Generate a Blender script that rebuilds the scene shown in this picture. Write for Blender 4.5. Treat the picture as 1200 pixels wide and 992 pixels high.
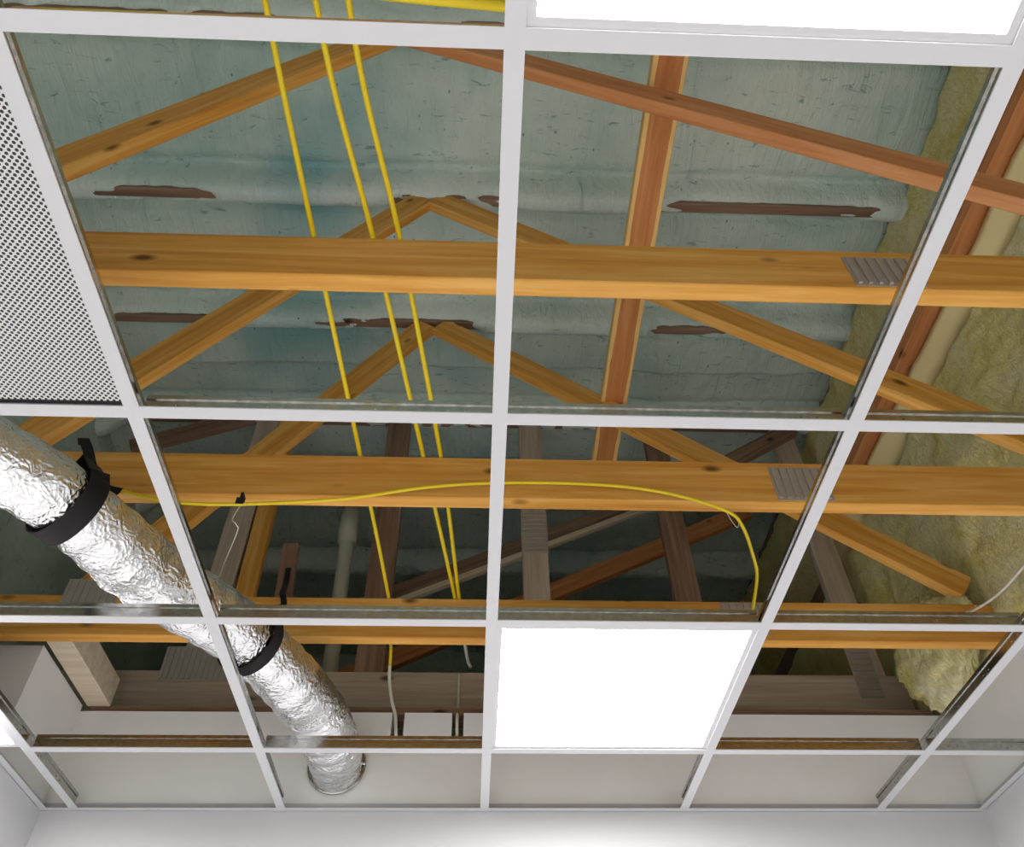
import bpy, bmesh, math, random
import numpy as np
from mathutils import Vector, Matrix, noise

random.seed(7)
scene = bpy.context.scene
col = scene.collection
for o in list(bpy.data.objects):
    bpy.data.objects.remove(o)

# ------------------------------------------------------------------ camera
F_PX, PITCH, YAW, ROLL = 952.86, 0.823548, -0.0553744, -0.0219015
CAM = Vector((-0.0305, -0.3136, 1.6025))


def cam_ray(u, v):
    cr, sr = math.cos(ROLL), math.sin(ROLL)
    u, v = cr * u - sr * v, sr * u + cr * v
    c, s = math.cos(PITCH), math.sin(PITCH)
    y, z = c - v * s, s + v * c
    cy, sy = math.cos(YAW), math.sin(YAW)
    return Vector((cy * u - sy * y, sy * u + cy * y, z))


fw = cam_ray(0, 0).normalized()
rt = (cam_ray(1, 0) - cam_ray(0, 0)).normalized()
up = (cam_ray(0, 1) - cam_ray(0, 0)).normalized()
cd = bpy.data.cameras.new('camera')
cd.sensor_fit = 'HORIZONTAL'
cd.sensor_width = 36.0
cd.lens = F_PX / 1200.0 * 36.0
cd.clip_start = 0.01
cam = bpy.data.objects.new('camera', cd)
cam.matrix_world = Matrix.Translation(CAM) @ Matrix((
    (rt.x, up.x, -fw.x, 0), (rt.y, up.y, -fw.y, 0), (rt.z, up.z, -fw.z, 0), (0, 0, 0, 1)))
col.objects.link(cam)
scene.camera = cam

# ------------------------------------------------------------------ world, exposure
w = bpy.data.worlds.new('world')
scene.world = w
w.use_nodes = True
w.node_tree.nodes['Background'].inputs[0].default_value = (0.8, 0.85, 0.9, 1)
w.node_tree.nodes['Background'].inputs[1].default_value = 0.03
vs = scene.view_settings
vs.view_transform = 'Standard'
vs.look = 'None'
vs.gamma = 1.0
vs.use_curve_mapping = False
vs.exposure = 1.30
PANEL_STRENGTH = 12.0          # brightness of every ceiling light panel

ZG = 2.6                       # underside of the ceiling grid


# ------------------------------------------------------------------ materials
def srgb(r, g, b):
    f = lambda c: (c / 255 / 12.92) if c / 255 <= 0.04045 else ((c / 255 + 0.055) / 1.055) ** 2.4
    return (f(r), f(g), f(b), 1)


class NT:
    def __init__(self, name):
        self.m = bpy.data.materials.new(name)
        self.m.use_nodes = True
        self.t = self.m.node_tree
        self.b = self.t.nodes['Principled BSDF']

    def n(self, kind, **kw):
        nd = self.t.nodes.new(kind)
        for k, v in kw.items():
            setattr(nd, k, v)
        return nd

    def l(self, a, b):
        self.t.links.new(a, b)

    def coords(self, scale=(1, 1, 1), kind='Object'):
        tc = self.n('ShaderNodeTexCoord')
        mp = self.n('ShaderNodeMapping')
        mp.inputs['Scale'].default_value = scale
        self.l(tc.outputs[kind], mp.inputs['Vector'])
        return mp.outputs[0]

    def noise(self, vec, scale, detail=4, rough=0.55, dist=0.0):
        nd = self.n('ShaderNodeTexNoise')
        nd.inputs['Scale'].default_value = scale
        nd.inputs['Detail'].default_value = detail
        nd.inputs['Roughness'].default_value = rough
        nd.inputs['Distortion'].default_value = dist
        self.l(vec, nd.inputs['Vector'])
        return nd.outputs['Fac']

    def ramp(self, fac, stops):
        nd = self.n('ShaderNodeValToRGB')
        el = nd.color_ramp.elements
        while len(el) < len(stops):
            el.new(0.5)
        for e, (p, c) in zip(el, stops):
            e.position = p
            e.color = c
        self.l(fac, nd.inputs[0])
        return nd.outputs[0]

    def math(self, op, a, b=None, c=None):
        nd = self.n('ShaderNodeMath', operation=op)
        for i, x in enumerate((a, b, c)):
            if x is None:
                continue
            if isinstance(x, (int, float)):
                nd.inputs[i].default_value = x
            else:
                self.l(x, nd.inputs[i])
        return nd.outputs[0]

    def mix(self, fac, a, b, mode='MIX'):
        nd = self.n('ShaderNodeMix', data_type='RGBA', blend_type=mode)
        for sock, x in ((nd.inputs[0], fac), (nd.inputs[6], a), (nd.inputs[7], b)):
            if isinstance(x, (int, float, tuple)):
                sock.default_value = x
            else:
                self.l(x, sock)
        return nd.outputs[2]

    def bump(self, height, strength=0.3, dist=0.01):
        nd = self.n('ShaderNodeBump')
        nd.inputs['Strength'].default_value = strength
        nd.inputs['Distance'].default_value = dist
        self.l(height, nd.inputs['Height'])
        self.l(nd.outputs[0], self.b.inputs['Normal'])

    def set(self, color=None, rough=None, metal=None, spec=None):
        if color is not None:
            if isinstance(color, tuple):
                self.b.inputs['Base Color'].default_value = color
            else:
                self.l(color, self.b.inputs['Base Color'])
        if rough is not None:
            self.b.inputs['Roughness'].default_value = rough
        if metal is not None:
            self.b.inputs['Metallic'].default_value = metal
        if spec is not None:
            self.b.inputs['Specular IOR Level'].default_value = spec
        return self.m


def timber(name, dark, mid, light, knots=True):
    t = NT(name)
    info = t.n('ShaderNodeObjectInfo')
    tc = t.n('ShaderNodeTexCoord')
    off = t.n('ShaderNodeVectorMath', operation='ADD')
    sc = t.n('ShaderNodeVectorMath', operation='SCALE')
    sc.inputs[0].default_value = (7.3, 3.1, 5.7)
    t.l(info.outputs['Random'], sc.inputs['Scale'])
    t.l(tc.outputs['Object'], off.inputs[0])
    t.l(sc.outputs[0], off.inputs[1])
    mp = t.n('ShaderNodeMapping')
    mp.inputs['Scale'].default_value = (1.1, 22, 22)
    t.l(off.outputs[0], mp.inputs['Vector'])
    g = t.noise(mp.outputs[0], 1.6, 5, 0.6, 0.6)
    c = t.ramp(g, [(0.28, dark), (0.5, mid), (0.72, light)])
    mp2 = t.n('ShaderNodeMapping')
    mp2.inputs['Scale'].default_value = (1.5, 3, 3)
    t.l(off.outputs[0], mp2.inputs['Vector'])
    blot = t.noise(mp2.outputs[0], 2.0, 3)
    c = t.mix(t.math('MULTIPLY', blot, 0.35), c, dark)
    if knots:
        mp3 = t.n('ShaderNodeMapping')
        mp3.inputs['Scale'].default_value = (4.2, 9, 9)
        t.l(off.outputs[0], mp3.inputs['Vector'])
        vo = t.n('ShaderNodeTexVoronoi')
        vo.inputs['Scale'].default_value = 1.0
        t.l(mp3.outputs[0], vo.inputs['Vector'])
        k = t.ramp(vo.outputs['Distance'], [(0.05, (1, 1, 1, 1)), (0.13, (0, 0, 0, 1))])
        c = t.mix(k, c, tuple(x * 0.28 for x in dark[:3]) + (1,))
    t.bump(g, 0.25, 0.003)
    return t.set(c, 0.62, 0, 0.3)


M = {}
M['pine'] = timber('pine', srgb(196, 128, 46), srgb(224, 164, 76), srgb(240, 194, 116))
M['pine_red'] = timber('pine_red', srgb(184, 112, 62), srgb(212, 144, 90), srgb(226, 168, 116))
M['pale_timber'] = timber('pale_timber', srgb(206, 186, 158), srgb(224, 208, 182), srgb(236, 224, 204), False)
M['old_timber'] = timber('old_timber', srgb(168, 146, 128), srgb(194, 176, 158), srgb(214, 200, 184))
M['dark_timber'] = timber('dark_timber', srgb(112, 84, 68), srgb(142, 112, 92), srgb(170, 142, 120))

def sapwood():
    m = timber('sapwood_board', srgb(184, 112, 62), srgb(206, 136, 78), srgb(222, 160, 104))
    nt = m.node_tree
    t = NT.__new__(NT)
    t.m, t.t, t.b = m, nt, nt.nodes['Principled BSDF']
    old = t.b.inputs['Base Color'].links[0].from_socket
    sx = t.n('ShaderNodeSeparateXYZ')
    t.l(t.coords(), sx.inputs[0])
    wob = t.math('MULTIPLY', t.noise(t.coords((2, 1, 1)), 1.5, 3), 0.02)
    k = t.math('GREATER_THAN', t.math('ADD', t.math('ABSOLUTE', sx.outputs[1]), wob), 0.046)
    t.l(t.mix(k, old, srgb(238, 196, 124)), t.b.inputs['Base Color'])
    return m


M['sapwood'] = sapwood()
t = NT('white_steel')
M['white_steel'] = t.set((0.58, 0.575, 0.60, 1), 0.38, 0, 0.4)
t = NT('galvanised')
nz = t.noise(t.coords((1, 1, 1)), 60, 3)
M['galv'] = t.set(t.ramp(nz, [(0.3, (0.40, 0.395, 0.38, 1)), (0.7, (0.55, 0.545, 0.52, 1))]), 0.17, 1.0)
t = NT('plate_steel')
M['plate'] = t.set((0.50, 0.44, 0.40, 1), 0.48, 0.6)
t = NT('drywall')
nz = t.noise(t.coords(), 5, 3)
t.bump(t.noise(t.coords(), 120, 2), 0.05, 0.002)
M['drywall'] = t.set(t.ramp(nz, [(0.2, (0.82, 0.81, 0.80, 1)), (0.8, (0.87, 0.86, 0.85, 1))]), 0.8, 0, 0.2)
t = NT('wall_paint')
M['paint'] = t.set((0.60, 0.603, 0.62, 1), 0.6, 0, 0.3)
t = NT('floor_tile')
M['floor'] = t.set((0.80, 0.79, 0.77, 1), 0.5)
t = NT('tile_white')
t.bump(t.noise(t.coords(), 160, 3), 0.2, 0.002)
M['tile'] = t.set((0.78, 0.78, 0.78, 1), 0.85)
t = NT('black_webbing')
M['strap'] = t.set((0.012, 0.010, 0.012, 1), 0.7, 0, 0.3)
t = NT('yellow_sheath')
M['yellow'] = t.set((0.78, 0.58, 0.012, 1), 0.4, 0, 0.4)
t = NT('white_sheath')
M['whitecable'] = t.set((0.72, 0.68, 0.58, 1), 0.45)
t = NT('pale_wire')
M['wire'] = t.set((0.7, 0.68, 0.62, 1), 0.4, 0.5)
t = NT('pipe_plastic')
M['pipe'] = t.set((0.56, 0.54, 0.42, 1), 0.5)
t = NT('brown_board')
M['board'] = t.set(srgb(150, 130, 112), 0.9)  # plain brown board, same tone all over

# sprayed foam
t = NT('spray_foam')
v = t.coords()
big = t.noise(v, 1.6, 4, 0.6, 0.4)
fine = t.noise(v, 26, 5, 0.6)
vst = t.coords((9, 1.4, 4))
streak = t.noise(vst, 2.2, 4, 0.65, 0.7)
c = t.ramp(big, [(0.30, srgb(172, 198, 188)), (0.5, srgb(200, 216, 206)), (0.72, srgb(216, 226, 214))])
c = t.mix(t.ramp(streak, [(0.56, (0, 0, 0, 1)), (0.72, (0.35, 0.35, 0.35, 1))]), c, srgb(150, 180, 172))
pits = t.n('ShaderNodeTexVoronoi')
pits.inputs['Scale'].default_value = 11
t.l(t.coords((1.6, 1, 1)), pits.inputs['Vector'])
c = t.mix(t.ramp(pits.outputs['Distance'], [(0.03, (0.8, 0.8, 0.8, 1)), (0.09, (0, 0, 0, 1))]), c, srgb(70, 104, 100))
patch = t.noise(v, 0.9, 2)
scr = t.noise(t.coords((5, 16, 6), 'Object'), 2.6, 5, 0.7, 1.0)
c = t.mix(t.ramp(scr, [(0.60, (0, 0, 0, 1)), (0.68, (0.75, 0.75, 0.75, 1))]), c, srgb(104, 142, 134))
c = t.mix(t.ramp(patch, [(0.58, (0, 0, 0, 1)), (0.72, (0.75, 0.75, 0.75, 1))]), c, srgb(92, 164, 172))
at = t.n('ShaderNodeAttribute', attribute_name='lit_coat')
c = t.mix(t.math('MULTIPLY', at.outputs['Fac'], 0.7), c, srgb(236, 242, 236))  # foam under the chords painted paler, as if catching light from below
t.bump(t.math('ADD', t.math('MULTIPLY', streak, 1.0), t.math('MULTIPLY', fine, 0.35)), 0.6, 0.025)
M['foam'] = t.set(c, 0.6, 0, 0.35)

# mineral wool
t = NT('mineral_wool')
v = t.coords()
n1 = t.noise(v, 5, 5, 0.65, 0.6)
n2 = t.noise(t.coords((1, 2.2, 1)), 34, 6, 0.7, 1.2)
c = t.ramp(n1, [(0.30, srgb(226, 208, 116)), (0.46, srgb(246, 234, 164)), (0.60, srgb(250, 242, 192)), (0.76, srgb(252, 246, 222))])
c = t.mix(t.ramp(n2, [(0.36, (0.4, 0.4, 0.4, 1)), (0.54, (0, 0, 0, 1))]), c, srgb(200, 176, 106))
t.bump(t.math('ADD', n2, t.math('MULTIPLY', n1, 1.5)), 0.75, 0.02)
M['wool'] = t.set(c, 0.95, 0, 0.1)
t = NT('wool_paper')
M['paper'] = t.set(srgb(240, 222, 166), 0.8)

# crinkled foil
t = NT('foil')
v = t.coords()
vo = t.n('ShaderNodeTexVoronoi', feature='F1')
vo.inputs['Scale'].default_value = 95
wv = t.n('ShaderNodeVectorMath', operation='ADD')
nzv = t.n('ShaderNodeTexNoise')
nzv.inputs['Scale'].default_value = 22
t.l(v, nzv.inputs['Vector'])
sc = t.n('ShaderNodeVectorMath', operation='SCALE')
sc.inputs['Scale'].default_value = 0.06
t.l(nzv.outputs['Color'], sc.inputs[0])
t.l(v, wv.inputs[0])
t.l(sc.outputs[0], wv.inputs[1])
t.l(wv.outputs[0], vo.inputs['Vector'])
t.bump(t.math('ADD', vo.outputs['Distance'], t.noise(v, 60, 4, 0.6)), 0.4, 0.008)
M['foil'] = t.set((0.90, 0.90, 0.92, 1), 0.24, 1.0)

# perforated sheet: staggered dark holes
t = NT('perforated_sheet')
PITCHH = 0.0098
masks = []
for off in ((0, 0), (0.5, 0.5)):
    tc = t.n('ShaderNodeTexCoord')
    mp = t.n('ShaderNodeMapping')
    mp.inputs['Scale'].default_value = (1 / PITCHH, 1 / PITCHH, 0)
    mp.inputs['Location'].default_value = (off[0], off[1], 0)
    t.l(tc.outputs['Object'], mp.inputs['Vector'])
    fr = t.n('ShaderNodeVectorMath', operation='FRACTION')
    t.l(mp.outputs[0], fr.inputs[0])
    sb = t.n('ShaderNodeVectorMath', operation='SUBTRACT')
    sb.inputs[1].default_value = (0.5, 0.5, 0)
    t.l(fr.outputs[0], sb.inputs[0])
    ln = t.n('ShaderNodeVectorMath', operation='LENGTH')
    t.l(sb.outputs[0], ln.inputs[0])
    masks.append(ln.outputs['Value'])
dist = t.math('MINIMUM', masks[0], masks[1])
hole = t.math('LESS_THAN', dist, 0.25)
M['perf'] = t.set(t.mix(hole, (0.60, 0.595, 0.60, 1), (0.015, 0.014, 0.015, 1)), 0.5)

t = NT('light_diffuser')
t.set((0.9, 0.9, 0.9, 1), 0.5)
t.b.inputs['Emission Color'].default_value = (1.0, 0.985, 0.96, 1)
t.b.inputs['Emission Strength'].default_value = PANEL_STRENGTH
M['glow'] = t.m


# ------------------------------------------------------------------ builders
def tag(o, label=None, cat=None, group=None, kind=None):
    if label:
        o['label'] = label
    if cat:
        o['category'] = cat
    if group:
        o['group'] = group
    if kind:
        o['kind'] = kind
    return o


def empty(name, loc, label=None, cat=None, group=None, kind=None):
    o = bpy.data.objects.new(name, None)
    o.empty_display_size = 0.05
    col.objects.link(o)
    o.location = loc
    return tag(o, label, cat, group, kind)


WORLD = {}


def link(name, me, mat, parent=None, mw=None):
    o = bpy.data.objects.new(name, me)
    if mat is not None and not me.materials:
        me.materials.append(M[mat] if isinstance(mat, str) else mat)
    col.objects.link(o)
    mw = mw or Matrix.Identity(4)
    WORLD[o] = mw
    if parent:
        o.parent = parent
        pw = WORLD.get(parent) or Matrix.Translation(parent.location)
        o.matrix_basis = pw.inverted() @ mw
    else:
        o.matrix_basis = mw
    return o


def mesh(name, verts, faces, smooth=False):
    me = bpy.data.meshes.new(name)
    me.from_pydata([tuple(x) for x in verts], [], faces)
    if smooth:
        me.polygons.foreach_set('use_smooth', [True] * len(me.polygons))
    me.update()
    return me


def add_box(bm, x0, x1, y0, y1, z0, z1):
    vs_ = [bm.verts.new(p) for p in ((x0, y0, z0), (x1, y0, z0), (x1, y1, z0), (x0, y1, z0),
                                     (x0, y0, z1), (x1, y0, z1), (x1, y1, z1), (x0, y1, z1))]
    for f in ((3, 2, 1, 0), (4, 5, 6, 7), (0, 1, 5, 4), (1, 2, 6, 5), (2, 3, 7, 6), (3, 0, 4, 7)):
        bm.faces.new([vs_[i] for i in f])


def bm_mesh(name, bm, bevel=0.0):
    if bevel:
        bmesh.ops.bevel(bm, geom=list(bm.edges), offset=bevel, segments=1, affect='EDGES')
    me = bpy.data.meshes.new(name)
    bm.to_mesh(me)
    bm.free()
    return me


def boxes(name, lst, mat, parent=None, bevel=0.0, origin=None):
    """several boxes of one piece; the object's origin is the centre of the first box"""
    b = lst[0]
    c = origin or Vector(((b[0] + b[1]) / 2, (b[2] + b[3]) / 2, (b[4] + b[5]) / 2))
    bm = bmesh.new()
    for x0, x1, y0, y1, z0, z1 in lst:
        add_box(bm, x0 - c[0], x1 - c[0], y0 - c[1], y1 - c[1], z0 - c[2], z1 - c[2])
    return link(name, bm_mesh(name, bm, bevel), mat, parent, Matrix.Translation(c))


def member(name, p0, p1, thick, height, mat, parent=None, side=Vector((0, 1, 0)), bevel=0.0025):
    """a straight timber from p0 to p1 (centre line); length runs along local X"""
    p0, p1 = Vector(p0), Vector(p1)
    d = p1 - p0
    L = d.length
    x = d.normalized()
    z = x.cross(side).normalized()
    if z.z < 0:
        z = -z
    y = z.cross(x)
    R = Matrix((x, y, z)).transposed().to_4x4()
    bm = bmesh.new()
    add_box(bm, -L / 2, L / 2, -thick / 2, thick / 2, -height / 2, height / 2)
    return link(name, bm_mesh(name, bm, bevel), mat, parent, Matrix.Translation((p0 + p1) / 2) @ R)


def smooth_path(pts, step=0.02):
    pts = [Vector(p) for p in pts]
    if len(pts) == 2:
        n = max(2, int((pts[1] - pts[0]).length / step))
        return [pts[0].lerp(pts[1], i / n) for i in range(n + 1)]
    out = []
    P = [2 * pts[0] - pts[1]] + pts + [2 * pts[-1] - pts[-2]]
    for i in range(1, len(P) - 2):
        a, b, c, d = P[i - 1:i + 3]
        n = max(2, int((c - b).length / step))
        for k in range(n):
            s = k / n
            out.append(0.5 * ((2 * b) + (c - a) * s + (2 * a - 5 * b + 4 * c - d) * s * s + (3 * b - a - 3 * c + d) * s ** 3))
    out.append(pts[-1])
    return out


def frames(path):
    T = []
    for i in range(len(path)):
        a = path[max(0, i - 1)]
        b = path[min(len(path) - 1, i + 1)]
        T.append((b - a).normalized())
    n = T[0].cross(Vector((0, 0, 1)))
    if n.length < 1e-3:
        n = T[0].cross(Vector((1, 0, 0)))
    n.normalize()
    N = [n]
    for i in range(1, len(path)):
        n = N[-1] - T[i] * N[-1].dot(T[i])
        N.append(n.normalized())
    return T, N


def tube(name, pts, r, mat, parent=None, n=10, step=0.02, rfun=None):
    path = smooth_path(pts, step)
    T, N = frames(path)
    base = path[0].copy()
    V, Fc = [], []
    for i, p in enumerate(path):
        b = T[i].cross(N[i])
        for k in range(n):
            a = 2 * math.pi * k / n
            d = N[i] * math.cos(a) + b * math.sin(a)
            rr = rfun(i, a, p + d * r) if rfun else r
            V.append(p + d * rr - base)
    for i in range(len(path) - 1):
        for k in range(n):
            k2 = (k + 1) % n
            Fc.append((i * n + k, i * n + k2, (i + 1) * n + k2, (i + 1) * n + k))
    Fc.append(tuple(reversed(range(n))))
    Fc.append(tuple(range((len(path) - 1) * n, len(path) * n)))
    return link(name, mesh(name, V, Fc, True), mat, parent, Matrix.Translation(base))


def ribbon(name, pts, widths, width, thick, mat, parent=None, step=0.012):
    """flat strap along pts; widths = direction of its width at each point"""
    path = smooth_path(pts, step)
    wd = smooth_path([Vector(p) + Vector(d).normalized() for p, d in zip(pts, widths)], step)
    # resample the width directions to the same count
    m = len(path)
    V, Fc = [], []
    T, _ = frames(path)
    npt = len(pts)
    cum = [0.0]
    for i in range(1, npt):
        cum.append(cum[-1] + (Vector(pts[i]) - Vector(pts[i - 1])).length)
    run = 0.0
    base = path[0].copy()
    for i, p in enumerate(path):
        if i:
            run += (path[i] - path[i - 1]).length
        s = min(run / max(1e-6, sum((path[j + 1] - path[j]).length for j in range(m - 1))) * cum[-1], cum[-1])
        j = 0
        while j < npt - 2 and cum[j + 1] < s:
            j += 1
        u = (s - cum[j]) / max(1e-6, cum[j + 1] - cum[j])
        d = Vector(widths[j]).normalized().lerp(Vector(widths[j + 1]).normalized(), u)
        d = (d - T[i] * d.dot(T[i])).normalized()
        nn = T[i].cross(d)
        for a, b in ((-1, -1), (1, -1), (1, 1), (-1, 1)):
            V.append(p + d * a * width / 2 + nn * b * thick / 2 - base)
    for i in range(m - 1):
        for k in range(4):
            k2 = (k + 1) % 4
            Fc.append((i * 4 + k, i * 4 + k2, (i + 1) * 4 + k2, (i + 1) * 4 + k))
    Fc.append((3, 2, 1, 0))
    Fc.append(tuple((m - 1) * 4 + k for k in range(4)))
    return link(name, mesh(name, V, Fc), mat, parent, Matrix.Translation(base))


def struct(name, lst, mat, bevel=0.0):
    return tag(boxes(name, lst, mat, None, bevel), kind='structure')


# ------------------------------------------------------------------ room shell
YB, XR, XL, YRET = 2.19, 1.527, -1.30, 1.835
struct('floor', [(-3.1, 1.65, -3.1, 2.3, -0.1, 0.0)], 'floor')
NOTCH = [(-0.302, -0.262), (-0.108, -0.070)]
wl = [(-1.42, 1.65, YB, YB + 0.11, ZG + 0.01, 2.825)]
xs = [-1.30] + [x for n_ in NOTCH for x in n_] + [1.65]
for i in range(0, len(xs), 2):
    wl.append((xs[i], xs[i + 1], YB, YB + 0.11, 2.825, 2.912))
for nm, low, high in (('wall_back', [(-1.42, 1.65, YB, YB + 0.11, 0, ZG + 0.01)], wl),
                      ('wall_right', [(XR, 1.65, -3.0, YB, 0, ZG + 0.01)], [(XR, 1.65, -3.0, YB, ZG + 0.01, 2.90)]),
                      ('wall_left', [(-1.42, XL, YRET, YB, 0, ZG + 0.01)], [(-1.42, XL, YRET, YB, ZG + 0.01, 2.93)]),
                      ('wall_alcove', [(-3.0, -1.42, YRET, YRET + 0.12, 0, ZG + 0.01)], [(-3.0, -1.42, YRET, YRET + 0.12, ZG + 0.01, 2.93)])):
    boxes('bare_plasterboard', high, 'drywall', struct(nm, low, 'paint'))
struct('wall_far_left', [(-3.12, -3.0, -3.0, YRET + 0.12, 0, 2.75)], 'paint')
struct('wall_rear', [(-3.12, 1.65, -3.12, -3.0, 0, 2.75)], 'paint')

# wall angles: L-shaped white trims at the edge of the ceiling
struct('trim_1', [(XL, XR, YB - 0.022, YB, ZG, ZG + 0.0015), (XL, XR, YB - 0.0015, YB, ZG, ZG + 0.022)], 'white_steel')
struct('trim_2', [(XR - 0.022, XR, -3.0, YB - 0.022, ZG, ZG + 0.0015), (XR - 0.0015, XR, -3.0, YB - 0.022, ZG, ZG + 0.022)], 'white_steel')
struct('trim_3', [(XL, XL + 0.022, YRET, YB - 0.022, ZG, ZG + 0.0015), (XL, XL + 0.0015, YRET, YB - 0.022, ZG, ZG + 0.022)], 'white_steel')
struct('trim_4', [(-3.0, XL, YRET - 0.022, YRET, ZG, ZG + 0.0015), (-3.0, XL, YRET - 0.0015, YRET, ZG, ZG + 0.022)], 'white_steel')

# attic shell
ATL, ATB, ATF = -1.80, -3.05, 4.60
TRUSS_Y = [-2.53, -1.92, -1.31, -0.70, -0.09, 0.52, 1.13, 1.73, 2.33, 2.94, 3.54, 4.14]


def chord_z(y):
    return 4.40 if y < 1.13 else 4.40 + min(0.10, (y - 1.13) * 0.062)


def sstep(a, b, x):
    u = max(0.0, min(1.0, (x - a) / (b - a)))
    return u * u * (3 - 2 * u)


def build_foam():
    nx, ny = 190, 480
    x0, x1, y0, y1 = ATL - 0.02, 1.66, ATB - 0.02, ATF + 0.02
    V, Fc, lit_strip = [], [], []
    for j in range(ny + 1):
        y = y0 + (y1 - y0) * j / ny
        yt = min(TRUSS_Y, key=lambda q: abs(q + 0.019 - y))
        d = abs(y - (yt + 0.019))
        zc = chord_z(yt)
        for i in range(nx + 1):
            x = x0 + (x1 - x0) * i / nx
            p = Vector((x, y, 0))
            bare = sstep(0.10, 0.42, noise.noise(Vector((x * 2.1, yt * 5.3, 3.7))) + 0.35 * noise.noise(Vector((x * 13, y * 60, yt))))
            lit_coat = zc - 0.010 + 0.030 * bare + 0.006 * noise.noise(p * 22)
            field = zc + 0.080 + 0.035 * math.exp(-((d - 0.075) / 0.03) ** 2) + 0.030 * noise.noise(p * 1.7) + 0.010 * noise.noise(Vector((x * 7, y * 2.2, 1))) + 0.006 * noise.noise(p * 17)
            k = sstep(0.020, 0.085 + 0.02 * noise.noise(Vector((x * 4, yt, 9))), d)
            edge = sstep(0.0, 0.16, x - ATL)                 # foam turns down at the left wall
            z = lit_coat * (1 - k) + field * k - 0.10 * (1 - edge) ** 2
            V.append((x, y, z))
            lit_strip.append((1 - k) * (0.55 + 0.6 * noise.noise(Vector((x * 3, yt, 2)))))  # mask of the light painted along each chord
    for j in range(ny):
        for i in range(nx):
            a = j * (nx + 1) + i
            Fc.append((a, a + nx + 1, a + nx + 2, a + 1))
    n0 = len(V)
    V += [(x0, y0, 4.72), (x1, y0, 4.72), (x1, y1, 4.72), (x0, y1, 4.72)]
    Fc.append((n0, n0 + 1, n0 + 2, n0 + 3))
    me = mesh('roof_deck', V, Fc)
    me.attributes.new('lit_coat', 'FLOAT', 'POINT').data.foreach_set('value', lit_strip + [0.0] * 4)
    me.polygons.foreach_set('use_smooth', [True] * len(me.polygons))
    return tag(link('roof_deck', me, 'foam'), 'teal sprayed foam on the underside of the roof', None, None, 'structure')


build_foam()


def foam_wall(name, axis, c, a0, a1, z0, z1, sgn):
    na, nz_ = int((a1 - a0) / 0.035), int((z1 - z0) / 0.035)
    V, Fc = [], []
    for j in range(nz_ + 1):
        z = z0 + (z1 - z0) * j / nz_
        for i in range(na + 1):
            a = a0 + (a1 - a0) * i / na
            dd = sgn * (0.03 + 0.03 * noise.noise(Vector((a * 3, z * 3, c))) + 0.012 * noise.noise(Vector((a * 13, z * 13, c))))
            V.append((c + dd, a, z) if axis == 'x' else (a, c + dd, z))
    for j in range(nz_):
        for i in range(na):
            k = j * (na + 1) + i
            Fc.append((k, k + 1, k + na + 2, k + na + 1))
    me = mesh(name, V, Fc, True)
    return tag(link(name, me, 'foam'), kind='structure')


foam_wall('wall_attic_left', 'x', ATL - 0.05, ATB, ATF, 2.66, 4.60, 1)
foam_wall('wall_attic_rear', 'y', ATB, ATL - 0.05, 1.66, 2.66, 4.60, 1)
foam_wall('wall_attic_far', 'y', ATF, ATL - 0.05, 1.66, 2.85, 4.60, -1)
struct('wall_attic_right', [(1.63, 1.68, ATB, ATF, 2.91, 4.68)], 'board')
struct('attic_floor', [(-1.85, 1.63, 2.42, ATF, 2.86, 2.905)], 'board')
struct('trim_5', [(-1.28, 1.50, YB + 0.012, YB + 0.108, 2.914, 2.938)], 'dark_timber')   # top plate on the back wall
struct('trim_6', [(-1.29, -1.215, 1.775, YB + 0.01, 2.932, 3.03)], 'pale_timber', 0.003)      # timber along the left wall top

# ------------------------------------------------------------------ suspended ceiling grid
ceil = empty('ceiling', (0, 0, ZG), 'white suspended ceiling grid with most of its tiles missing', None, None, 'structure')
FW = 0.0125
MAIN_X = [-2.4, -1.8, -1.2, -0.6, 0.0, 0.6, 1.2]


def tee(name, x0, x1, y0, y1, along):
    """flange with a galvanised web and bulb standing on it"""
    fl = boxes(name, [(x0, x1, y0, y1, ZG, ZG + 0.0022)], 'white_steel', ceil)
    xm, ym = (x0 + x1) / 2, (y0 + y1) / 2
    h0, h1 = ZG + 0.0022, ZG + 0.040
    lst = []
    if along == 'y':
        lst.append((xm - 0.0009, xm + 0.0009, y0, y1, h0, h1))
        lst.append((xm - 0.0034, xm + 0.0034, y0, y1, h1 - 0.009, h1))
        L, s0 = y1 - y0, y0
    else:
        lst.append((x0, x1, ym - 0.0009, ym + 0.0009, h0, h1))
        lst.append((x0, x1, ym - 0.0034, ym + 0.0034, h1 - 0.009, h1))
        L, s0 = x1 - x0, x0
    tabs = []
    k = 0.05
    while k < L - 0.05:                                   # punched tabs of the web
        for q, zz in ((0, 0.018), (0.014, 0.013), (0.028, 0.018)):
            s = s0 + k + q
            if along == 'y':
                tabs.append((xm - 0.0022, xm + 0.0022, s, s + 0.003, ZG + zz, ZG + zz + 0.003))
            else:
                tabs.append((s, s + 0.003, ym - 0.0022, ym + 0.0022, ZG + zz, ZG + zz + 0.003))
        k += 0.15
    boxes('web', lst + tabs, 'galv', fl)
    return fl


for x in MAIN_X:
    yend = YB - 0.0225 if x > -1.3 else YRET - 0.0225
    tee('main_tee', x - FW, x + FW, -2.999, yend, 'y')
ROWS = [-2.4, -1.8, -1.2, -0.6, 0.0, 0.6, 1.2, 1.8]
edges = [-3.0] + MAIN_X + [XR]
for y in ROWS:
    for a, b in zip(edges[:-1], edges[1:]):
        a2 = a + FW if a > -3.0 else a + 0.001
        b2 = b - FW if b < XR else XR - 0.0225
        if y > YRET - 0.05 and b < -1.1:
            continue
        tee('cross_tee', a2, b2, y - FW, y + FW, 'x')

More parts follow.
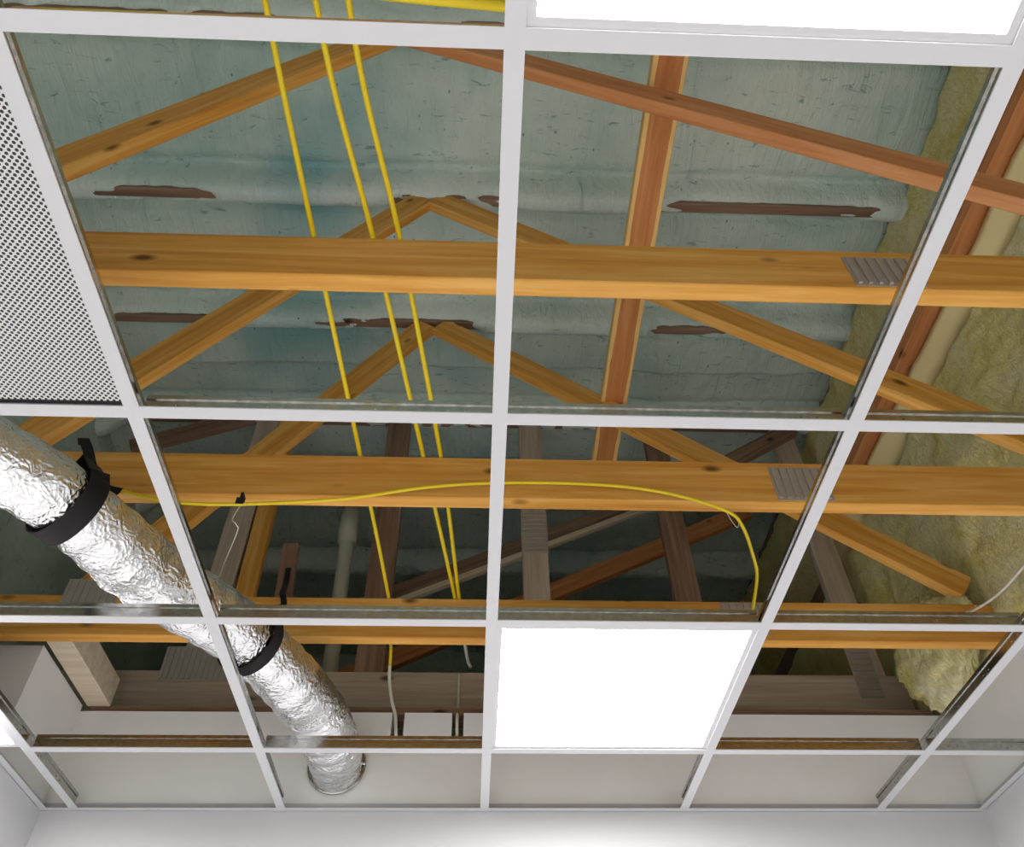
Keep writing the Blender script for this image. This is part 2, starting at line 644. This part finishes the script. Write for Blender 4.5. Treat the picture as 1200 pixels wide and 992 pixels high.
# plain white tiles where the ceiling is still closed (behind and to the left of the viewer)
tile_me = None
PANELS = [(0.0, -0.6), (0.0, 1.2), (-1.8, 1.2), (0.0, -2.4), (-1.8, -0.6), (-1.8, -2.4)]
rows_all = [-3.0] + ROWS
for yi in rows_all:
    for xi in [-3.0] + MAIN_X:
        if (xi, yi) in PANELS or (xi >= -1.8) or yi > 1.7:
            continue
        x1 = min(xi + 0.6, XR)
        boxes('tile', [(xi + 0.006, x1 - 0.006, yi + 0.006, yi + 0.594, ZG + 0.0025, ZG + 0.0175)], 'tile', ceil)


# ------------------------------------------------------------------ light panels
def light_panel(x, y, label):
    e = empty('light_panel', (x + 0.3, y + 0.3, ZG + 0.003), label, 'light panel', 'square ceiling light panels')
    a, b, z0 = 0.008, 0.024, ZG + 0.003
    X0, X1, Y0, Y1 = x + a, x + 0.6 - a, y + a, y + 0.6 - a
    boxes('frame', [(X0, X1, Y0, Y0 + b - a, z0, z0 + 0.010), (X0, X1, Y1 - b + a, Y1, z0, z0 + 0.010),
                    (X0, X0 + b - a, Y0 + b - a, Y1 - b + a, z0, z0 + 0.010),
                    (X1 - b + a, X1, Y0 + b - a, Y1 - b + a, z0, z0 + 0.010)], 'white_steel', e)
    d = b - 0.001
    me = mesh('diffuser', [(-0.3 + d, -0.3 + d, 0), (-0.3 + d, 0.3 - d, 0), (0.3 - d, 0.3 - d, 0), (0.3 - d, -0.3 + d, 0)], [(0, 1, 2, 3)])
    link('diffuser', me, 'glow', e, Matrix.Translation((x + 0.3, y + 0.3, z0 + 0.004)))
    boxes('housing', [(X0, X1, Y0, Y1, z0 + 0.0102, z0 + 0.030)], 'galv', e)
    return e


light_panel(0.0, -0.6, 'large bright square light panel at the top edge, nearest the viewer')
light_panel(0.0, 1.2, 'bright white square light panel in the lower middle of the ceiling')
light_panel(-1.8, 1.2, 'bright light panel cut off at the lower left edge beside the wall')
light_panel(-1.8, -0.6, 'lit square ceiling panel up to the left of the viewer, out of the picture')
light_panel(0.0, -2.4, 'lit square ceiling panel behind the viewer by the right wall')
light_panel(-1.8, -2.4, 'lit square ceiling panel behind the viewer in the left part')

# perforated metal tile
e = empty('perforated_tile', (-0.9, 0.3, ZG + 0.003), 'white perforated metal ceiling tile lying in the grid at the left edge', 'ceiling tile')
boxes('perforated_sheet', [(-1.192, -0.608, 0.008, 0.579, ZG + 0.0035, ZG + 0.005)], 'perf', e)
boxes('gap_shade', [(-1.187, -0.613, 0.5795, 0.5875, ZG + 0.004, ZG + 0.018)], 'strap', e)  # black strip standing in for the shade in the gap at the tile edge
boxes('rim', [(-1.192, -1.188, 0.008, 0.592, ZG + 0.0052, ZG + 0.022), (-0.612, -0.608, 0.008, 0.592, ZG + 0.0052, ZG + 0.022),
              (-1.188, -0.612, 0.008, 0.012, ZG + 0.0052, ZG + 0.022), (-1.188, -0.612, 0.588, 0.592, ZG + 0.0052, ZG + 0.022)], 'white_steel', e)


# ------------------------------------------------------------------ roof trusses
def nail_plate(parent, x0, x1, z0, z1, y, horizontal=True):
    """pressed steel plate with rows of teeth slots standing proud of it"""
    lst = [(x0, x1, y - 0.0015, y + 0.0005, z0, z1)]
    if horizontal:
        n_ = max(3, int((x1 - x0) / 0.019))
        for i in range(n_):
            xa = x0 + (x1 - x0) * (i + 0.25) / n_
            lst.append((xa, xa + 0.007, y - 0.006, y - 0.0015, z0 + 0.006, z1 - 0.006))
    else:
        n_ = max(3, int((z1 - z0) / 0.024))
        for i in range(n_):
            za = z0 + (z1 - z0) * (i + 0.25) / n_
            lst.append((x0 + 0.006, x1 - 0.006, y - 0.006, y - 0.0015, za, za + 0.008))
    return boxes('nail_plate', lst, 'plate', parent)


TH = 0.038


def truss(y, label, zb, zt, left, right, mat, plates=(), xe=1.57, webmat=None):
    e = empty('roof_truss', (0, y + TH / 2, zb), label, 'roof truss', 'timber trusses above the ceiling')
    yc = y + TH / 2
    ch = member('bottom_chord', (ATL + 0.02, yc, zb + 0.0675), (xe, yc, zb + 0.0675), TH, 0.135, mat, e)
    member('top_chord', (ATL + 0.02, yc, zt + 0.045), (1.525, yc, zt + 0.045), TH, 0.09, 'dark_timber', e)
    for (a, b) in left + right:
        member('web', (a[0], yc, a[1]), (b[0], yc, b[1]), TH - 0.001, 0.092, webmat if webmat and (a, b) in right else mat, e)
    for (a, b, c_, d_) in plates:
        nail_plate(ch, a, b, c_, d_, y)
    return e


ZB = 2.90
std_l = [((-1.205, 3.035), (-0.262, 4.395))]
std_r = [((-0.215, 4.395), (1.530, 3.085))]
truss(-0.09, 'pine roof truss right overhead, out of sight above the nearest light panel', ZB, 4.40, std_l, std_r, 'pine', [(0.68, 0.82, 2.905, 3.005)])
truss(0.52, 'pine roof truss with its chord across the two large upper openings', ZB, 4.40,
      [((-1.205, 3.02), (-0.30, 4.355))], [((-0.28, 4.31), (1.530, 3.115))], 'pine', [(0.68, 0.82, 2.908, 3.010)], webmat='pine_red')
truss(1.13, 'pine roof truss whose chord carries the sagging yellow cable', ZB, 4.40, std_l, std_r, 'pine', [(0.69, 0.83, 2.908, 3.018)])
tc_ = truss(1.73, 'pine roof truss seen just above the lower light panel', ZB, 4.44,
            [((-1.205, 3.035), (-0.272, 4.43))], [((-0.215, 4.43), (1.500, 3.10))], 'pine',
            [(0.70, 0.83, 2.92, 3.03), (-1.25, -1.09, 2.99, 3.09)], xe=1.56)

# gable frame on the back wall
YD = 2.33
e = empty('gable_frame', (0, YD + TH / 2, 2.985), 'weathered grey timber stud frame standing on the back wall', 'stud frame')
ch = member('bottom_chord', (-1.75, YD + TH / 2, 3.0405), (1.53, YD + TH / 2, 3.0405), TH, 0.199, 'old_timber', e)
member('top_chord', (-1.75, YD + TH / 2, 4.51), (1.51, YD + TH / 2, 4.51), TH, 0.09, 'dark_timber', e)
for x, m_ in ((-1.035, 'old_timber'), (-0.418, 'dark_timber'), (0.200, 'old_timber'), (0.795, 'dark_timber'), (1.415, 'old_timber')):
    s = member('stud', (x, YD + TH / 2, 3.14), (x, YD + TH / 2, 4.47), TH, 0.105, m_, e)
    if x == 0.200:
        nail_plate(s, x - 0.055, x + 0.055, 3.68, 3.90, YD, False)
member('stud', (-0.925, YD + TH / 2, 3.14), (-0.945, YD + TH / 2, 4.47), TH, 0.075, 'pine', e)
nail_plate(ch, -1.15, -0.91, 3.10, 3.235, YD)
nail_plate(ch, 1.345, 1.435, 3.05, 3.25, YD, False)
member('brace', (1.00, YD - 0.02, 4.13), (1.46, YD - 0.02, 4.43), TH, 0.075, 'dark_timber', e)
member('brace', (-1.60, YD - 0.02, 4.23), (-1.10, YD - 0.02, 4.455), TH, 0.08, 'dark_timber', e)

# the truss behind the gable frame with its two long diagonals
e = empty('roof_truss', (0, 2.82, 3.0), 'rearmost dark roof truss with long diagonals, behind the stud frame', 'roof truss', 'timber trusses above the ceiling')
member('web', (-0.62, 2.80, 3.70), (0.95, 2.80, 4.455), TH, 0.085, 'dark_timber', e)
member('lit_underside', (-0.58, 2.775, 3.655), (0.99, 2.775, 4.41), 0.03, 0.028, 'pale_timber', e)  # pale strip added to imitate light on the diagonal's lower face
member('web', (-0.75, 2.99, 3.42), (1.42, 2.99, 4.50), TH, 0.09, 'pine_red', e)
member('bottom_chord', (-1.75, 2.90, 3.00), (1.58, 2.90, 3.00), TH, 0.13, 'dark_timber', e)
member('top_chord', (-1.75, 2.96, 4.545), (1.60, 2.96, 4.545), TH, 0.09, 'dark_timber', e)

# longitudinal timbers
tag(member('bracing_board', (0.478, -0.60, 3.965), (0.478, 2.20, 3.965), 0.100, 0.038, 'sapwood', None, Vector((1, 0, 0))),
    'reddish flat board running lengthwise over the sloping truss webs', 'board')
tag(member('nailer_board', (1.49, -0.90, 3.905), (1.49, 2.30, 3.905), 0.075, 0.095, 'pine_red', None, Vector((1, 0, 0))),
    'reddish-brown rail running lengthwise along the yellow wool on the right', 'board')
tag(member('wood_block', (-0.655, 1.90, 3.13), (-0.668, 1.90, 3.36), 0.04, 0.05, 'dark_timber'),
    'short dark block behind the chord where the lower strap is tied', 'wood block')


# ------------------------------------------------------------------ mineral wool on the right side
def batt(name, y0, y1, z0, z1, xf, amp, seed, label, back=1.632, mat='wool', rnd=0.05, res=0.013):
    ny, nz_ = max(4, int((y1 - y0) / res)), max(4, int((z1 - z0) / res))
    cy, cz = (y0 + y1) / 2, (z0 + z1) / 2
    base = Vector(((xf + back) / 2, cy, z0))
    V, Fc = [], []
    for j in range(nz_ + 1):
        for i in range(ny + 1):
            y = y0 + (y1 - y0) * i / ny
            z = z0 + (z1 - z0) * j / nz_
            ed = min(i / ny * (y1 - y0), (1 - i / ny) * (y1 - y0), j / nz_ * (z1 - z0), (1 - j / nz_) * (z1 - z0))
            k = sstep(0, rnd, ed) if rnd else 1
            p = Vector((y, z, seed))
            b = amp * (0.8 * noise.noise(p * 3.1) + 0.5 * noise.noise(p * 8.0) + 0.25 * noise.noise(p * 19) + 0.12 * noise.noise(p * 41))
            x = xf * k + (back - 0.004) * (1 - k) - b * k
            jy = 0.012 * noise.noise(Vector((z * 9, y * 3, seed + 5)))
            V.append((x - base.x, y + jy - base.y, z + jy - base.z))
    for j in range(nz_):
        for i in range(ny):
            a = j * (ny + 1) + i
            Fc.append((a, a + ny + 1, a + ny + 2, a + 1))
    n0 = len(V)
    V += [(back - base.x, y - base.y, z - base.z) for y, z in ((y0, z0), (y1, z0), (y1, z1), (y0, z1))]
    Fc.append((n0, n0 + 1, n0 + 2, n0 + 3))
    me = mesh(name, V, Fc, True)
    return tag(link(name, me, mat, None, Matrix.Translation(base)), label, 'insulation', 'mineral wool batts on the right side')


batt('insulation_batt', -2.95, 2.235, 2.915, 3.775, 1.545, 0.035, 1.0, 'large yellow mineral wool batt below the rail, filling the right side', rnd=0.02)
batt('insulation_batt', 2.244, 4.5, 2.96, 3.775, 1.545, 0.03, 4.0, 'shaded mineral wool batt past the dark slit, behind the stud frame', rnd=0.02)
batt('insulation_batt', -2.95, 2.6, 3.798, 3.856, 1.500, 0.010, 9.0, 'narrow pale wool strip just under the reddish rail', rnd=0.012, mat='paper')
batt('insulation_batt', -2.95, 4.5, 3.955, 4.50, 1.56, 0.03, 14.0, 'upper yellow wool batt between the rail and the teal foam')


def wool_clump():
    bm = bmesh.new()
    bmesh.ops.create_icosphere(bm, subdivisions=5, radius=1)
    c = Vector((1.468, 1.98, 3.04))
    for v_ in bm.verts:
        p = v_.co.copy()
        b = 1 + 0.22 * noise.noise(p * 1.7 + Vector((3, 1, 0))) + 0.14 * noise.noise(p * 4.5) + 0.07 * noise.noise(p * 11)
        v_.co = Vector((p.x * 0.075, p.y * 0.22, p.z * 0.17)) * b
    me = bm_mesh('insulation_clump', bm)
    me.polygons.foreach_set('use_smooth', [True] * len(me.polygons))
    o = link('insulation_clump', me, 'wool', None, Matrix.Translation(c))
    tag(o, 'bulging clump of yellow wool hanging in the corner over the back wall', 'insulation')


wool_clump()

# ------------------------------------------------------------------ foil duct
RD = 0.080
duct_pts = [(-1.42, 0.52, 2.76), (-1.17, 0.70, 2.755), (-0.979, 0.872, 2.742), (-0.883, 0.990, 2.738), (-0.765, 1.235, 2.735),
            (-0.600, 1.50, 2.738), (-0.485, 1.83, 2.735), (-0.458, 2.05, 2.735), (-0.456, 2.187, 2.733)]


def duct_r(i, a, p):
    wrinkle = 0.0022 * noise.noise(p * 38) + 0.0014 * noise.noise(p * 90) + 0.004 * noise.noise(p * 14)
    coil = 0.0015 * math.sin(i * 0.9)
    pinch = 0
    for q in ((-0.883, 0.990, 2.738), (-0.600, 1.50, 2.738)):
        dd = min(1.0, abs((p - Vector(q)).length - RD) / 0.12)
        pinch -= 0.006 * (1 - dd)
    return RD + wrinkle + coil + pinch


e = empty('flexible_duct', duct_pts[-1], 'silver foil flexible duct running from the left into the back wall', 'duct')
tube('foil_sleeve', duct_pts, RD, 'foil', e, n=64, step=0.009, rfun=duct_r)
ring = []
cx, cz_ = -0.456, 2.733
tube('collar', [(cx + 0.084 * math.cos(a), 2.181, cz_ + 0.084 * math.sin(a)) for a in [k * 2 * math.pi / 24 for k in range(25)]], 0.006, 'galv', e, n=8)


def strap(c, axis, tie, up_pts, tail_pts, label, width=0.048):
    axis = Vector(axis).normalized()
    c = Vector(c)
    tie = Vector(tie)
    upv = Vector((0, 0, 1))
    upv = (upv - axis * upv.dot(axis)).normalized()
    sidev = axis.cross(upv).normalized()
    lean = tie - c
    # side towards which the tie leans
    R = RD + 0.004
    base_ang = math.atan2(lean.dot(upv), lean.dot(sidev))
    h = lean.length
    half = math.acos(min(0.99, R / h))
    pts, wds = [tie - sidev * 0.0], [axis]
    n_ = 28
    a0, a1 = base_ang + half, base_ang + 2 * math.pi - half
    for k in range(n_ + 1):
        a = a0 + (a1 - a0) * k / n_
        pts.append(c + sidev * math.cos(a) * R + upv * math.sin(a) * R)
        wds.append(axis)
    pts.append(tie + Vector((0.004, 0, 0)))
    wds.append(axis)
    e = empty('hanging_strap', tie, label, 'strap', 'black webbing straps holding the duct')
    ribbon('loop', pts, wds, width, 0.003, 'strap', e)
    ribbon('hanger', [tie - Vector((0, 0, 0.012))] + up_pts, [axis] + [Vector((1, 0.15, 0.2))] * len(up_pts), width * 0.5, 0.003, 'strap', e)
    if tail_pts:
        ribbon('loose_end', [tie] + tail_pts, [axis] + [Vector((0.25, 0.2, 1))] * len(tail_pts), width * 0.5, 0.003, 'strap', e)
    return e


strap((-0.883, 0.990, 2.738), (0.12, 0.20, 0), (-0.925, 1.055, 2.925),
      [Vector((-0.952, 1.095, 2.965)), Vector((-0.982, 1.110, 3.02)), Vector((-1.010, 1.114, 3.062)), Vector((-1.018, 1.14, 3.066))],
      [Vector((-0.925, 1.105, 2.918)), Vector((-0.895, 1.110, 2.895)), Vector((-0.86, 1.110, 2.885))],
      'black strap near the left edge holding the foil duct under the pine chord')
strap((-0.600, 1.50, 2.738), (0.14, 0.30, 0), (-0.572, 1.600, 2.90),
      [Vector((-0.592, 1.690, 2.985)), Vector((-0.607, 1.712, 3.03)), Vector((-0.617, 1.74, 3.055)), Vector((-0.645, 1.85, 3.17)), Vector((-0.655, 1.875, 3.25))], [],
      'black strap holding the lower end of the foil duct above the corner cells', 0.034)


# ------------------------------------------------------------------ cables
def cable(label, pts, r, mat='yellow', cat='cable', group=None, name='electric_cable', parent=None):
    o = tube(name, pts, r, mat, parent, n=10, step=0.008)
    if not parent:
        tag(o, label, cat, group)
    return o


ZT = 3.041
G = 'yellow cables lying across the trusses'
c1 = cable('leftmost of the three yellow cables lying across the trusses',
           [(-0.42, -0.6, ZT), (-0.394, 0.093, ZT), (-0.368, 0.54, ZT), (-0.330, 1.15, ZT), (-0.298, 1.75, ZT), (-0.306, 1.95, 3.045), (-0.316, 2.08, 3.075), (-0.320, 2.13, 3.05)], 0.0055, group=G)
cable(None, [(-0.320, 2.13, 3.05), (-0.320, 2.165, 3.01), (-0.308, 2.178, 2.95), (-0.292, 2.182, 2.90), (-0.284, 2.185, 2.835), (-0.282, 2.20, 2.828)], 0.0055, 'whitecable', name='lit_end', parent=c1)  # white colour imitates light on the last stretch of the yellow cable
cable('middle one of the three yellow cables lying across the trusses',
      [(-0.33, -0.6, ZT), (-0.312, 0.09, ZT), (-0.250, 0.54, ZT), (-0.172, 1.15, ZT), (-0.104, 1.70, ZT), (-0.100, 1.76, ZT), (-0.088, 2.0, 3.05)], 0.0055, group=G)
cable('rightmost of the three yellow cables lying across the trusses',
      [(-0.27, -0.6, ZT), (-0.259, 0.088, ZT), (-0.197, 0.54, ZT), (-0.129, 1.15, ZT), (-0.090, 1.70, ZT), (-0.086, 1.76, ZT), (-0.074, 2.0, 3.052)], 0.0055, group=G)
cable('short pale wire dropping behind the grey beam left of the light', [(-0.082, 1.98, 3.052), (-0.075, 2.12, 3.13), (-0.062, 2.31, 3.17), (-0.052, 2.325, 3.16)], 0.006, 'whitecable', name='pale_wire')
cable('thin pale conduit strip on the grey beam above the wall notch', [(-0.093, 2.320, 3.13), (-0.092, 2.316, 2.99), (-0.092, 2.20, 2.91), (-0.090, 2.20, 2.83)], 0.005, 'whitecable', name='conduit')
cable('yellow cable sagging along the middle pine chord, its right end hanging down',
      [(-0.855, 1.108, 2.886), (-0.80, 1.112, 2.872), (-0.718, 1.112, 2.856), (-0.582, 1.112, 2.854), (-0.352, 1.112, 2.875), (-0.157, 1.112, 2.916), (0.025, 1.116, 2.938),
       (0.251, 1.116, 2.937), (0.412, 1.112, 2.910), (0.545, 1.112, 2.857), (0.60, 1.17, 2.858), (0.648, 1.27, 2.848), (0.668, 1.33, 2.830), (0.652, 1.37, 2.765), (0.645, 1.37, 2.74)], 0.0042)
cable('thick bright yellow cable crossing the topmost opening beside the light panel',
      [(-0.62, -0.045, 2.755), (-0.30, -0.012, 2.752), (-0.156, 0.000, 2.752), (-0.01, 0.008, 2.752), (0.20, 0.02, 2.755), (0.45, 0.0, 2.78)], 0.0075)
cable('thin pale string hanging from the staple on the middle chord',
      [(-0.578, 1.118, 2.868), (-0.590, 1.12, 2.812), (-0.575, 1.13, 2.80), (-0.635, 1.27, 2.815), (-0.655, 1.32, 2.835), (-0.685, 1.39, 2.842)], 0.0013, 'wire', 'wire', name='hanger_string')
cable('little pale wire loop under the right bend of the sagging cable',
      [(0.548, 1.115, 2.86), (0.556, 1.12, 2.835), (0.566, 1.12, 2.812), (0.572, 1.12, 2.826)], 0.0012, 'wire', 'wire', name='wire_loop')
cable('pale cable curving down over the yellow wool at the right edge',
      [(1.44, 1.25, 2.93), (1.445, 1.419, 2.936), (1.447, 1.559, 2.950), (1.45, 1.70, 2.99), (1.47, 1.78, 3.05)], 0.004, 'whitecable')
e = tag(boxes('staple', [(-0.584, -0.578, 1.108, 1.13, 2.868, 2.888), (-0.590, -0.572, 1.106, 1.110, 2.852, 2.870)], 'strap'),
        'small dark staple clipping the sagging cable to the chord', 'staple')

# vent pipe
e = empty('vent_pipe', (-0.65, 2.62, 2.95), 'grey-green vertical vent pipe behind the stud frame', 'pipe')
tube('pipe', [(-0.600, 2.62, 2.91), (-0.645, 2.62, 4.40)], 0.032, 'pipe', e, n=18, step=0.2)
tube('coupling', [(-0.630, 2.62, 3.95), (-0.640, 2.62, 4.15)], 0.042, 'pipe', e, n=18, step=0.2)
